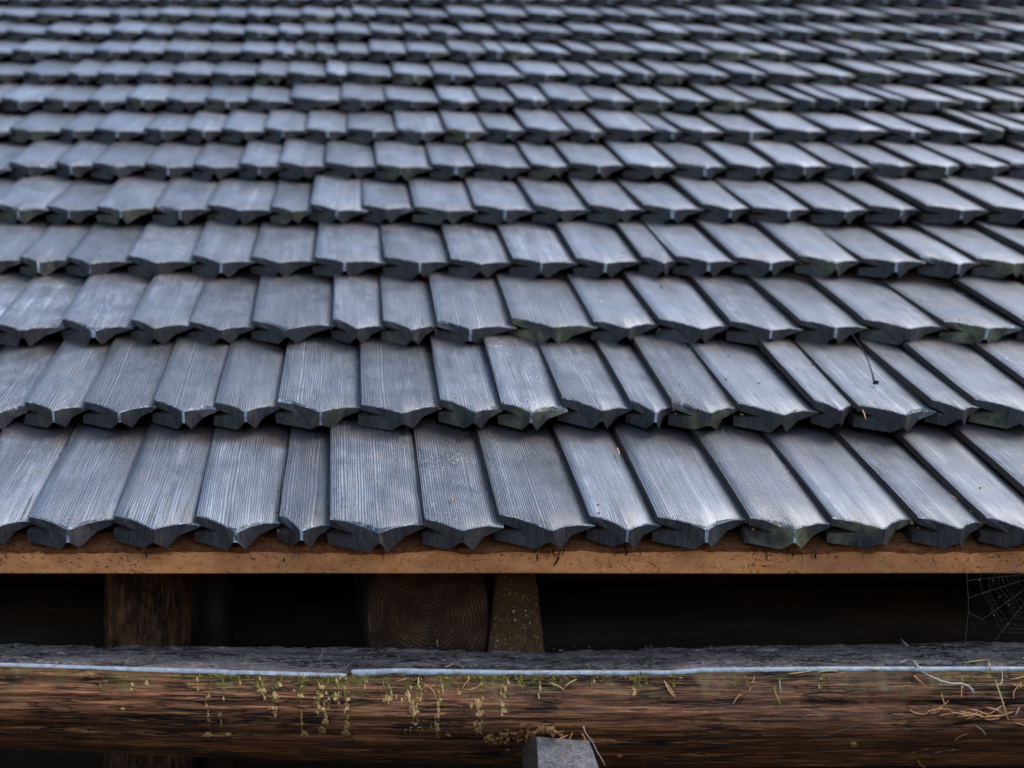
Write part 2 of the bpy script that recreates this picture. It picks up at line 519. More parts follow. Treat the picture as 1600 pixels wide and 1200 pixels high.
def shingle_geo(pitch, rng, simple=False):
    """One tongue-and-groove shingle, local x across, y up the slope, z out of the roof."""
    W = pitch + .006
    j = lambda a: rng.uniform(-a, a)
    ut = .46 + j(.06)
    t = T + j(.0016)
    tr = .0222 + j(.0012)           # top of the thin right-hand tongue
    vl, vr = .032 + j(.008), .034 + j(.008)
    xt = ut * W
    cup = j(.0012)

    def ztop(x):
        u = min(max(x / W, 0), 1)
        return t - (t - tr - .004) * u - .004 * u ** 5 + cup * math.sin(math.pi * u)

    def yend(x):
        if x < xt:
            d = min(max((xt - x) / xt, 0), 1.1)
            return vl * (1 - (1 - min(d, 1)) ** 1.7)
        d = (x - xt) / (W - xt)
        return vr * (1 - (1 - min(d, 1)) ** 1.8)

    rw = rng.uniform(.0009, .0030)
    gz = .0192 + j(.001)
    hw = min(.013, .14 * W + .002) * rng.uniform(.7, 1.15)
    nz = rng.uniform(.010, .0165)
    gd = min(.029, W * .27) * rng.uniform(.8, 1.1)
    ring = [  # (x, z, on top)
        (0, ztop(0), 1), (xt * .33, ztop(xt * .33), 1), (xt * .7, ztop(xt * .7), 1), (xt - rw, ztop(xt), 1), (xt + rw, ztop(xt), 1),
        (xt + (W - xt) * .28, ztop(xt + (W - xt) * .28), 1), (xt + (W - xt) * .62, ztop(xt + (W - xt) * .62), 1), (W, tr, 1),
        (W, tr - .0016, 0), (xt + (W - xt) * .5, .0128, 0), (xt + hw, .0004, 0), (xt + rw, nz, 0), (xt - rw, nz, 0), (xt - hw, .0002, 0),
        (-.003 + j(.0015), .0012, 0), (-.003 + j(.0015), gz - .0058, 0), (gd, gz, 0), (0, gz + .0056, 0)]
    n = len(ring)
    skew = j(.006)                   # butt not quite square
    ch = .0011
    V, F, FM, SM = [], [], [], []
    ys = [None, None, .09, .18, .285, .40] if not simple else [None, .18, .40]
    bow = j(.0014)
    chip = rng.uniform(.05, .95) if rng.random() < .3 and not simple else 0
    warp = j(.0012)
    for q, yy in enumerate(ys):
        for (x, z, top) in ring:
            ye = yend(x) + skew * (x / W - .5)
            if q == 0:
                y, zz = ye + (0 if simple else j(.0008)), z - (ch if top and not simple else 0)
                if chip and top and abs(x / W - chip) < .16: y, zz = y + rng.uniform(.002, .006), zz - rng.uniform(.001, .004)
            elif yy is None:
                y, zz = ye + .0018, z
                if chip and top and abs(x / W - chip) < .16: y, zz = y + .006, zz - .0004
            else:
                y, zz = yy, z + bow * math.sin(yy / .28 * math.pi) + warp * (x / W - .5) * yy / .28
            V.append(Vector((x, y, zz)))
    for q in range(len(ys) - 1):
        for i in range(n):
            a, b = q * n + i, q * n + (i + 1) % n
            F.append((a, a + n, b + n, b))
            top = ring[i][2] and ring[(i + 1) % n][2]
            FM.append(0 if top else (3 if i in (n - 1, n - 2, n - 3, n - 4) else 1))
            SM.append(bool(top) and q > 0)
            if top and q == 0 and not simple: FM[-1] = 4
    # the butt: left facet with the groove, pale ridge, right facet
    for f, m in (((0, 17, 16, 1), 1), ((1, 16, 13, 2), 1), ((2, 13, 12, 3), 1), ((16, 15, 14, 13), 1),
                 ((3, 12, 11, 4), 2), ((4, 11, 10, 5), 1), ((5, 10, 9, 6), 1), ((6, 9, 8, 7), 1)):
        F.append(f)
        FM.append(m)
        SM.append(False)
    F.append(tuple((len(ys) - 1) * n + i for i in range(n - 1, -1, -1)))
    FM.append(1)
    SM.append(False)
    return V, F, FM, SM


def pixel_of(P):
    d = P - CAM
    z = d.dot(FW)
    return CX + FPX * d.x / z, CY - FPX * d.dot(UP) / z


roof = empty('shingle_roof', (0, 0, EAVE_Z), 'grey weathered wooden shingle roof in overlapping rows above an orange eave board', 'roof')
stuff = MB()
stuff_sm = []
count = 0
SHROT = Matrix.Rotation(SH, 4, 'X')
placed = {}
for k in range(NROW):
    base = SLOPE * (k * EXPO)
    ed = row_edges(k)
    for i in range(len(ed) - 1):
        x0, pitch = ed[i], ed[i + 1] - ed[i]
        rng = random.Random(k * 1000 + int(x0 * 977) + 7)
        off = Vector((rng.uniform(-.001, .001), rng.uniform(-.0115, -.0005), rng.uniform(.0005, .0025) - (.007 if k == 0 else 0)))
        mat = Matrix.Translation(base + Vector((x0, 0, 0))) @ SHROT @ Matrix.Translation(off) @ \
            Matrix.Rotation(rng.gauss(0, .008), 4, 'Z') @ Matrix.Rotation(rng.gauss(0, .008), 4, 'X') @ Matrix.Rotation(rng.gauss(0, .008), 4, 'Y')
        p0 = pixel_of(mat @ Vector((0, 0, T)) + Vector((0, 0, EAVE_Z)))
        p1 = pixel_of(mat @ Vector((pitch, 0, T)) + Vector((0, 0, EAVE_Z)))
        pe = pixel_of(mat @ Vector((0, EXPO, T)) + Vector((0, 0, EAVE_Z)))
        vis = max(p1[0], pe[0] + p1[0] - p0[0]) > -4 and min(p0[0], pe[0]) < 1604 and p0[1] > -2
        if vis and count < 300:
            V, F, FM, SM = shingle_geo(pitch, rng)
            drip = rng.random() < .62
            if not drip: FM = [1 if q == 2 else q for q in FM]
            me = bpy.data.meshes.new('shingle')
            me.from_pydata([tuple(q) for q in V], [], F)
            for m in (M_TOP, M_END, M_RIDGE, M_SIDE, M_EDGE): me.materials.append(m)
            me.polygons.foreach_set('material_index', FM)
            me.polygons.foreach_set('use_smooth', SM)
            me.update()
            o = bpy.data.objects.new('shingle', me)
            COL.objects.link(o)
            o.parent = roof
            o.matrix_local = mat
            o['ridge'] = rng.choice((.25, .5, .8, 1.0, 1.0, .9))
            o['spots'] = 1.0 if rng.random() < .26 else 0.0
            o['brown'] = max(0.0, rng.uniform(-.5, 1.0))
            o['pale'] = rng.uniform(.1, 1.0)
            o['moss'] = max(0.0, rng.uniform(-2.0, 1.0))
            placed[(k, i)] = (mat, pitch)
            count += 1
        else:
            V, F, FM, SM = shingle_geo(pitch, rng, True)
            stuff.v += [mat @ q for q in V]
            b = len(stuff.v) - len(V)
            stuff.f += [tuple(q + b for q in f) for f in F]
            stuff.m += FM
            stuff_sm += SM
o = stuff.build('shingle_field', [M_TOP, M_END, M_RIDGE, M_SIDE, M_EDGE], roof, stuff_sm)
o.location = (0, 0, 0)
tag(o, kind='stuff')
for q, val in (('ridge', .8), ('spots', 0.0), ('brown', .4), ('pale', .5), ('moss', .2)): o[q] = val

# boards under the shingles, both slopes, so that no light leaks through
LEN = NROW * EXPO
ridge_pt = SLOPE * LEN
perp = Vector((0, -math.sin(TH), math.cos(TH)))
EYE = Vector((0, 0, EAVE_Z))
d = MB()
a0 = Vector((0, .049, 0)) + SLOPE * 0 - perp * .012
a0.z = .049 * math.tan(TH) - .030
a1 = ridge_pt - perp * .030
for (A, B) in ((a0, a1), (a1 + Vector((0, .012, -.03)), a1 + Vector((0, LEN * math.cos(TH), -LEN * math.sin(TH))))):
    off = Vector((0, 0, -.024))
    vs_ = []
    for x in (XL, XR):
        vs_ += [Vector((x, A.y, A.z)), Vector((x, B.y, B.z)), Vector((x, B.y, B.z)) + off, Vector((x, A.y, A.z)) + off]
    d.add(vs_, [(0, 1, 2, 3), (7, 6, 5, 4), (0, 4, 5, 1), (3, 2, 6, 7), (0, 3, 7, 4), (1, 5, 6, 2)])
o = d.build('roof_deck', M_DECK, roof)
o.location = (0, 0, 0)
rc = MB()
rc.box(ridge_pt + Vector(((XL + XR) / 2, -.05, .025)), (XR - XL, .26, .022), Matrix.Rotation(SH, 3, 'X'))
rc.box(ridge_pt + Vector(((XL + XR) / 2, .16, .0)), (XR - XL, .26, .022), Matrix.Rotation(-TH, 3, 'X'))
o = rc.build('ridge_cap', M_SIDE, roof)
o.location = (0, 0, 0)

# fascia board and the rough batten above it
f = MB()
FY = .022
zb = at(800, 896.5, FY).z - EAVE_Z
NX = 1100
prof = [(FY + .001, zb + .0004), (FY, zb + .0016), (FY, zb + .014), (FY + .0004, zb + .022), (FY + .002, zb + .0245), (FY + .022, zb + .0285), (FY + .022, zb)]
n = len(prof)
for i in range(NX + 1):
    x = XL + (XR - XL) * i / NX
    for q, (y, z) in enumerate(prof):
        wz = noise.noise(Vector((x * 5, q * .3, 1.7))) * .0006 + (noise.noise(Vector((x * 23, 0, 6.7))) * .004 + noise.noise(Vector((x * 90, 0, 6.7))) * .002 if q in (3, 4, 5) else 0)
        f.v.append(Vector((x, y + noise.noise(Vector((x * 9, z * 40, 4.1))) * .0007, z + wz)))
for i in range(NX):
    for q in range(n):
        a, b = i * n + q, i * n + (q + 1) % n
        f.f.append((a, b, b + n, a + n))
        f.m.append(0)
f.f += [tuple(range(n)), tuple(NX * n + q for q in range(n - 1, -1, -1))]
f.m += [0, 0]
o = f.build('fascia_board', M_FASCIA, roof)
o.location = (0, 0, 0)
tag(o, 'orange-brown fibre board along the eave')
f = MB()
n = 4
for i in range(NX + 1):
    x = XL + (XR - XL) * i / (NX)
    w = noise.noise(Vector((x * 16, 0, 9.1))) * .004 + noise.noise(Vector((x * 60, 0, 2.1))) * .002
    for (y, z) in ((.0270 + w, zb + .020), (.024 + w, zb + .031 + w), (.046, .016), (.050, zb + .012)):
        f.v.append(Vector((x, y, z)))
for i in range(NX):
    for q in range(n):
        a, b = i * n + q, i * n + (q + 1) % n
        f.f.append((a, b, b + n, a + n))
        f.m.append(0)
o = f.build('eave_batten', M_BATTEN, roof)
o.location = (0, 0, 0)

# dark splinters hanging from the shingle tips, crumbs caught in the joints
sp = MB()
for i in range(260):
    x = random.uniform(-.5, .95)
    cl = noise.noise(Vector((x * 14, 3.3, 0)))
    if cl < .15: continue
    y = random.uniform(.012, .0205)
    z0 = -.008 + random.uniform(-.014, .008)
    L = random.uniform(.002, .009)
    pts = [Vector((x, y, z0 + .008))]
    dx = random.uniform(-.5, .5)
    for q in range(3):
        L2 = L / 3
        dx += random.uniform(-.6, .6)
        pts.append(pts[-1] + Vector((dx * L2, random.uniform(-.1, .1) * L2, -L2 * (1 if q else 2))))
    w_ = random.choice((.5, .7, 1.0, 1.8))
    sp.tube(pts, [.0006 * w_, .0006 * w_, .0005 * w_, .0002], 4)
o = sp.build('splinter_fringe', M_FIBRE, roof)
o.location = (0, 0, 0)
tag(o, kind='stuff')
fk = MB()
for i in range(1500):
    x = random.uniform(-.75, 1.2)
    z = zb + random.uniform(.001, .024)
    L = random.expovariate(1 / .0016) + .0006
    t_ = random.uniform(.0002, .0006)
    fk.box(Vector((x, FY, z)), (L, .0007, t_), Matrix.Rotation(random.gauss(0, .55), 3, 'Y'), 0 if random.random() < .72 else 1, t_ * .4)
o = fk.build('fibre_flecks', [M_FIBRE, M_CHIP], roof)
o.location = (0, 0, 0)
tag(o, kind='stuff')
cr = MB()
for (k, i), (mat, pitch) in placed.items():
    if k > 6: continue
    rng = random.Random(k * 77 + i)
    for q in range(rng.choice((2, 5, 9, 14, 20))):
        y = rng.uniform(.01, EXPO)
        p = mat @ Vector((pitch + rng.gauss(-.002, .0022), y, .0235 + rng.uniform(-.001, .0015)))
        s_ = rng.uniform(.0006, .0019)
        cr.box(p, (s_ * rng.uniform(1, 2.5), s_ * rng.uniform(1, 2), s_), Matrix.Rotation(rng.uniform(0, 3), 3, (rng.random(), rng.random(), rng.random() + .1)), 0, s_ * .25)
    for q in range(rng.choice((0, 1, 2, 3, 5))):
        p = mat @ Vector((rng.uniform(.01, pitch), rng.uniform(.03, EXPO), .034))
        u = (p - (mat @ Vector((0, 0, 0)))).x / pitch
        p -= perp * ((T - .0225) * max(0, min(1, u)) - .0008)
        s_ = rng.uniform(.0007, .0016)
        cr.box(p, (s_ * rng.uniform(1, 3.5), s_ * rng.uniform(1, 2), s_), Matrix.Rotation(rng.uniform(0, 3), 3, 'Z'), 0, s_ * .25)
o = cr.build('joint_litter', M_CRUMB, roof)
o.location = (0, 0, 0)
tag(o, kind='stuff')

# ------------------------------------------------------------------ the hewn log beam below the eave
FRONT_Y, BACK_Y = -.02, .14


def lerp_poly(poly, x):
    if x <= poly[0][0]: return poly[0][1]
    for (a, b), (c, d_) in zip(poly, poly[1:]):
        if x <= c: return b + (d_ - b) * (x - a) / (c - a)
    return poly[-1][1]


def edge_line(pts, Y):
    return [(at(px, py, Y).x, at(px, py, Y).z) for px, py in pts]


FE = edge_line([(-300, 1030), (0, 1038), (150, 1043), (350, 1049), (480, 1053), (541, 1055), (549, 1049), (620, 1047), (800, 1050), (1050, 1050), (1100, 1046), (1300, 1044), (1600, 1044), (1900, 1046)], FRONT_Y)
BE = edge_line([(-300, 1006), (0, 1008), (200, 1009), (400, 1012), (560, 1014), (760, 1017), (860, 1018), (900, 1014), (1040, 1013), (1200, 1011), (1400, 1008), (1480, 1005), (1600, 1005), (1900, 1005)], BACK_Y)
LOGH = .118


def nz(x, y, z): return noise.noise(Vector((x, y, z)))


def fe_smooth(X):
    return sum(lerp_poly(FE, X + q * .04) for q in range(-4, 5)) / 9


def log_front(X, s):
    """Point of the front face, s from 0 at the top edge to 1 under the log."""
    zt = lerp_poly(FE, X)
    hh = LOGH + .010 * nz(X * 1.2, 5, 0) + .012 * (X / 1.2)
    y = FRONT_Y - .018 * math.sin(math.pi * min(s * 1.3, 1))
    if s > .4: y += .085 * ((s - .4) / .6) ** 2
    zt = zt + (fe_smooth(X) - zt) * min(1, s / .14)
    z = zt - hh * s
    dep = .0024 * nz(X * 5, s * 26, 1.3) + .0016 * nz(X * 14, s * 60, 7.7) + .005 * nz(X * 1.6, s * 4, 2.2)
    for (sc_, amp, wdt, ph) in ((.30, .006, .020, 0), (.62, .008, .028, 4), (.45, .004, .014, 9), (.80, .006, .022, 13)):
        c = sc_ + .035 * nz(X * 2.2, ph, .5) + .01 * nz(X * 11, ph, 1.5)
        on = max(0, min(1, .5 + 1.6 * nz(X * 1.7, ph, 8.8)))
        dep -= amp * on * math.exp(-((s - c) / wdt) ** 2)
    fade = min(1, s / .06)
    return Vector((X, y - dep * fade, z))


def log_top(X, t):
    """Point of the top face, t from 0 at the back edge to 1 at the front edge."""
    zf, zbk = lerp_poly(FE, X), lerp_poly(BE, X)
    y = BACK_Y + (FRONT_Y - BACK_Y) * t
    z = zbk + (zf - zbk) * t
    r = .0022 * nz(X * 7, t * 16, 3.1) + .0018 * nz(X * 30, t * 34, 5.1) + .0018 * nz(X * 70, t * 40, 9.1)
    q = nz(X * 2.4, t * 7, 11.0) + .25 * nz(X * 22, t * 14, 2.0)
    r += .0032 * (1 if q > .12 else 0) - .0016
    r += .0008 * nz(X * 120, t * 60, 1)
    return Vector((X, y, z + r * min(1, (1 - t) / .12)))


b = MB()
X0, X1, NXL = -1.15, 1.75, 1150
NT_, NF = 56, 44
n = NT_ + NF + 4
for i in range(NXL + 1):
    X = X0 + (X1 - X0) * i / NXL
    col = [log_top(X, q / NT_) for q in range(NT_ + 1)]
    col += [log_front(X, (q / NF) ** 1.0) for q in range(1, NF + 1)]
    last = col[-1]
    col += [Vector((X, .10, last.z - .006)), Vector((X, BACK_Y + .012, last.z + .03)), Vector((X, BACK_Y + .012, col[0].z - .02))]
    b.v += col
for i in range(NXL):
    for q in range(n):
        a, c = i * n + q, i * n + (q + 1) % n
        b.f.append((a, c, c + n, a + n))
        b.m.append(0 if q < NT_ else 1)
b.f += [tuple(range(n - 1, -1, -1)), tuple(NXL * n + q for q in range(n))]
b.m += [1, 1]
LOGO = Vector((.2, 0, lerp_poly(FE, .2) - LOGH))
beam = empty('log_beam', LOGO, 'brown mossy hewn log lying under the eave with pale blue front edge', 'log')
o = b.build('log_body', [M_LOGTOP, M_LOGFRONT], beam, True, LOGO)

# pale edge along the top of the front face
e = MB()


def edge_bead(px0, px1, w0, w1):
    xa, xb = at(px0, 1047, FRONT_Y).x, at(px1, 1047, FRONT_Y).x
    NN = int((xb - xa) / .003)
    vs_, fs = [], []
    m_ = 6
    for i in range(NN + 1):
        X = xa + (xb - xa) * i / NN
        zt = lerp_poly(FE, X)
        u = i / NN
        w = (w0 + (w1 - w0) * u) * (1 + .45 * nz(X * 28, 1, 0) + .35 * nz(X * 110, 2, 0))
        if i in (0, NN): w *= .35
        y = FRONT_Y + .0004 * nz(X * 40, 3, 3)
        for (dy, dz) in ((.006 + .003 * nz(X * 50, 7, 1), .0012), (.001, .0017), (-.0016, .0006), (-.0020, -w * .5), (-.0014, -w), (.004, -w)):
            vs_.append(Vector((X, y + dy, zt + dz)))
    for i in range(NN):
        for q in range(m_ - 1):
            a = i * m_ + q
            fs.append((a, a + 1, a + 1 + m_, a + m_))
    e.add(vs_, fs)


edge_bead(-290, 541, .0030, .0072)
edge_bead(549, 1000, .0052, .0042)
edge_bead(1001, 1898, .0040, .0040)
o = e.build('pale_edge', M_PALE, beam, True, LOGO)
tag(o, 'pale blue front edge of the log')


def on_beam(px, py, lift=.001):
    """Where the line of sight meets the beam (top or front face)."""
    X = at(px, py, FRONT_Y).x
    zt = lerp_poly(FE, X)
    P = at(px, py, FRONT_Y)
    if P.z > zt:
        lo, hi = FRONT_Y, BACK_Y
        for _ in range(24):
            mid = (lo + hi) / 2
            Q = at(px, py, mid)
            t = (mid - BACK_Y) / (FRONT_Y - BACK_Y)
            zz = lerp_poly(BE, Q.x) + (lerp_poly(FE, Q.x) - lerp_poly(BE, Q.x)) * t
            if Q.z > zz: lo = mid
            else: hi = mid
        return at(px, py, lo) + Vector((0, -lift, lift * 1.5))
    Y = FRONT_Y - .02
    for _ in range(6):
        Q = at(px, py, Y)
        s = (fe_smooth(Q.x) - Q.z) / (LOGH + .010 * nz(Q.x * 1.2, 5, 0) + .012 * (Q.x / 1.2))
        Y = log_front(Q.x, max(0, min(1.0, s))).y
    return at(px, py, Y - lift)


# tan lichen drips at the ends of the run-off stains
def blob(pts, name):
    """A thin raised patch whose outline runs round the given pixel outline on the log face."""
    P = [on_beam(x, y, .0008) for x, y in pts]
    c = sum(P, Vector()) / len(P)
    c2 = c + Vector((0, -.0005, 0))
    vs_ = [p + Vector((0, .002, 0)) for p in P] + [p.lerp(c, .15) + Vector((0, -.0002, 0)) for p in P] + [c2]
    n_ = len(P)
    fs = []
    for i in range(n_):
        j2 = (i + 1) % n_
        fs.append((i, j2, n_ + j2, n_ + i))
        fs.append((n_ + i, n_ + j2, 2 * n_))
    m_ = MB()
    m_.add(vs_, fs)
    return m_.build(name, M_LICHEN, beam, True, LOGO)


def round_patch(cx, cy, w, h, rng):
    pts = []
    for i in range(13):
        t = -2 * math.pi * i / 13
        r = rng.uniform(.75, 1.12)
        yy = h * .5 * r * math.sin(t)
        pts.append((cx + w / 2 * r * math.cos(t) * (1 if yy > 0 else .75) + yy * .15, cy + yy))
    return pts


rl = random.Random(5)
rm = random.Random(9)
for (cx, cy, w, h) in ((325, 1148, 19, 9), (357, 1147, 13, 6), (476, 1147, 16, 11), (508, 1128, 15, 14), (503, 1141, 16, 14), (541, 1145, 18, 13), (637, 1143, 17, 10),
                       (657, 1141, 13, 17), (749, 1146, 13, 9), (408, 1079, 17, 8), (437, 1070, 9, 11), (470, 1088, 14, 7), (505, 1109, 10, 9),
                       (1334, 1163, 14, 9), (206, 1070, 8, 9), (228, 1069, 12, 8), (794, 1172, 10, 5), (968, 1181, 12, 5), (192, 1108, 10, 6), (700, 1149, 12, 6)):
    blob(round_patch(cx, cy, w, h, rl), 'lichen_patch')

# moss and algae running down from the edge in broken drips
ms = MB()


def flake(px, py, w, h, m):
    pts = round_patch(px, py, w, h, rm)[::2]
    P = [on_beam(x, y, .0003) for x, y in pts]
    c = sum(P, Vector()) / len(P) + Vector((0, -.0005, 0))
    n_ = len(P)
    ms.add(P + [c], [(i_, (i_ + 1) % n_, n_) for i_ in range(n_)], m)


drips = [(166, 1078, .5), (206, 1080, .4), (228, 1078, .5), (312, 1082, .8), (325, 1142, .25), (345, 1064, .5), (352, 1140, .35), (375, 1066, .6), (408, 1092, 1.0), (437, 1118, .9), (470, 1100, 1.1), (474, 1142, .3), (500, 1112, 1.0), (508, 1124, .7), (530, 1090, 1.4), (540, 1140, .7),
         (556, 1072, .8), (575, 1070, .8), (608, 1104, 1.1), (632, 1094, .9), (636, 1138, .25), (655, 1132, 1.0), (684, 1150, .9), (700, 1076, .7), (720, 1088, .6), (733, 1110, .6), (750, 1140, 1.0), (770, 1070, .5), (790, 1112, .9), (812, 1076, .9), (830, 1068, .6), (845, 1090, .5), (868, 1072, .5),
         (930, 1076, .6), (990, 1084, .9), (1010, 1066, .4), (1055, 1090, .5), (1145, 1076, .35), (1170, 1068, .3), (1282, 1076, .4), (1478, 1066, .5), (1505, 1080, .5), (1520, 1064, .4), (1590, 1072, .7)]
for (px, ye, amt) in drips:
    y = 1055.0
    x = px + rm.gauss(0, 2)
    while y < ye:
        u = (y - 1055) / 90
        x += rm.gauss(0, 1.3)
        for q in range(max(1, int(3.4 * amt + rm.random()))):
            if rm.random() < .75:
                flake(x + rm.gauss(0, 3.2 * amt), y + rm.gauss(0, 2), rm.uniform(1.5, 7) * (.6 + .4 * amt), rm.uniform(4, 13), 0 if rm.random() > u * 1.5 else 1)
        y += rm.uniform(2.5, 6)
for q in range(700):
    px = rm.choice(drips)[0] + rm.gauss(0, 16)
    if not 280 < px < 1010 and rm.random() < .7: continue
    flake(px, 1056 + rm.expovariate(1 / 6.0), rm.uniform(2, 8), rm.uniform(1, 4), 0)
o = ms.build('moss', [M_MOSS, M_LICHEN], beam, None, LOGO)
tag(o, kind='stuff')

# loose fibres and litter on the top of the log
lt = MB()
for q in range(170):
    px, py = rm.uniform(-20, 1620), rm.uniform(1012, 1044)
    p = on_beam(px, py, .0012)
    s_ = rm.uniform(.0003, .0009)
    lt.box(p, (s_ * rm.uniform(1, 5), s_ * rm.uniform(1, 3), s_), Matrix.Rotation(rm.uniform(0, 3), 3, 'Z'), 0 if rm.random() < .6 else 1, s_ * .2)
for q in range(120):
    p = on_beam(rm.uniform(-20, 1620), rm.choice((1013, 1016, 1020, 1030, 1044)), .001)
    L = rm.uniform(.003, .009)
    pts = [p, p + Vector((rm.uniform(-.5, .5), rm.uniform(-.3, .3), rm.uniform(.05, .8))) * L * .5]
    pts.append(pts[-1] + Vector((rm.uniform(-.8, .8), rm.uniform(-.3, .3), rm.uniform(-.3, .6))) * L * .5)
    lt.tube(pts, [.0003, .00025, .0001], 4, 1)
o = lt.build('litter', [M_CRUMB, M_TWIG], beam, None, LOGO)
tag(o, kind='stuff')

# ------------------------------------------------------------------ in the dark behind the beam
# log whose sawn end faces the eave
c0 = at(668, 968, .215)
le = empty('tie_log', c0, 'dark squared log end with growth rings in the shade under the eave', 'log')
m_ = MB()
NA = 40
rr = []
for i in range(NA):
    t = 2 * math.pi * i / NA
    cxx, szz = math.cos(t), math.sin(t)
    k_ = (abs(cxx) ** 3.4 + abs(szz) ** 3.4) ** (-1 / 3.4)
    rr.append((cxx * k_ * .083 * (1 + .02 * nz(t * 2, 1, 1)), szz * k_ * .080 * (1 + .02 * nz(t * 2, 5, 1))))
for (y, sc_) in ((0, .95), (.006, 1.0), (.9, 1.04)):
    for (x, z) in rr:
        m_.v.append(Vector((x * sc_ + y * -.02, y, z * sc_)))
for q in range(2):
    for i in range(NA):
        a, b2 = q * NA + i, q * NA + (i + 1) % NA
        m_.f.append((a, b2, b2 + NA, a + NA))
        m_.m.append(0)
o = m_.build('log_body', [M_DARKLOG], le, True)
o.location = (0, 0, 0)
m_ = MB()
m_.v = [Vector((0, -.0006, 0))]
for rad in (.35, .7, 1.0):
    for (x, z) in rr:
        m_.v.append(Vector((x * .95 * rad, (.0006 * nz(x * 60, z * 60, 1) if rad < 1 else 0), z * .95 * rad)))
for i in range(NA):
    j2 = (i + 1) % NA
    m_.f.append((0, 1 + j2, 1 + i))
    for q in range(2):
        a, b2 = 1 + q * NA + i, 1 + q * NA + j2
        m_.f.append((a, b2, b2 + NA, a + NA))
m_.m = [0] * len(m_.f)
o = m_.build('end_grain', M_LOGEND, le, True)
o.location = (0, 0, 0)
tag(o, 'sawn log end with growth rings')
m_ = MB()
for (a, r0, r1) in ((2.15, .01, .075), (.75, .02, .06), (3.2, .03, .08), (4.9, .01, .05)):
    pts = [Vector((math.cos(a + .1 * q) * (r0 + (r1 - r0) * q / 4), -.0006, math.sin(a + .1 * q) * (r0 + (r1 - r0) * q / 4))) for q in range(5)]
    m_.tube(pts, [.0003, .0007, .0009, .0007, .0003], 4)
o = m_.build('crack', M_FIBRE, le)
o.location = (0, 0, 0)

# leaning littered post beside it
m_ = MB()
pb = [at(762, 1030, .20), at(853, 1030, .20)]
pt = [at(776, 880, .245), at(836, 880, .245)]
NS = 26
for i in range(NS + 1):
    u = i / NS
    L_, R_ = pb[0].lerp(pt[0], u), pb[1].lerp(pt[1], u)
    wl, wr = .0012 * nz(u * 9, 1, 2), .0015 * nz(u * 9, 7, 2)
    for (q, dy) in ((0, .06), (0, .004), (.06, 0), (.35, -.0015), (.65, -.001), (.94, 0), (1, .004), (1, .06)):
        P = L_.lerp(R_, q)
        m_.v.append(P + Vector((wl * (1 - q) + wr * q, dy + .0008 * nz(q * 12, u * 30, 5), 0)))
for i in range(NS):
    for q in range(7):
        a = i * 8 + q
        m_.f.append((a, a + 1, a + 9, a + 8))
        m_.m.append(0)
m_.f.append(tuple(range(7, -1, -1)))
m_.m.append(0)
PO = Vector(((pb[0].x + pb[1].x) / 2, .2, pb[0].z))
post = empty('wedge_post', PO, 'short tapering brown post speckled with litter beside the dark log end', 'post')
m_.build('post_body', M_POST, post, None, PO)
lm = MB()
for q in range(380):
    u = rm.random() ** 1.5
    L_, R_ = pb[0].lerp(pt[0], u), pb[1].lerp(pt[1], u)
    p = L_.lerp(R_, rm.uniform(.04, .96)) + Vector((0, -.0018, 0))
    s_ = rm.uniform(.0002, .0006) if rm.random() < .8 else rm.uniform(.0006, .0013)
    lm.box(p, (s_ * rm.uniform(1, 3), s_, s_ * rm.uniform(1, 3)), Matrix.Rotation(rm.uniform(0, 3), 3, 'Y'), rm.choice((0, 1, 1, 2)), s_ * .2)
o = lm.build('litter', [M_CRUMB, M_CHIP, M_TWIG], post, None, PO)
tag(o, kind='stuff')

# rough braces and wall logs further back
def rough_log(name, A, B, r, mat_, label, cat, group=None, seg=30, sides=14, bump=.10):
    A, B = Vector(A), Vector(B)
    dr = (B - A).normalized()
    u = dr.cross(Vector((.2, .9, .1))).normalized()
    w = dr.cross(u)
    vs_, fs = [], []
    sd_ = rm.uniform(0, 50)
    for i in range(seg + 1):
        p = A.lerp(B, i / seg)
        for q in range(sides):
            t = 2 * math.pi * q / sides
            rad = r * (1 + bump * nz(i * .35 + sd_, math.cos(t) * 1.5, math.sin(t) * 1.5) + bump * .6 * nz(i * .12, math.cos(t) * 5, sd_))
            vs_.append(p + (u * math.cos(t) + w * math.sin(t)) * rad)
    for i in range(seg):
        for q in range(sides):
            a, b2 = i * sides + q, i * sides + (q + 1) % sides
            fs.append((a, b2, b2 + sides, a + sides))
    fs.append(tuple(range(sides - 1, -1, -1)))
    fs.append(tuple(seg * sides + q for q in range(sides)))
    m_ = MB()
    m_.add(vs_, fs)
    return tag(m_.build(name, mat_, None, True, A), label, cat, group)


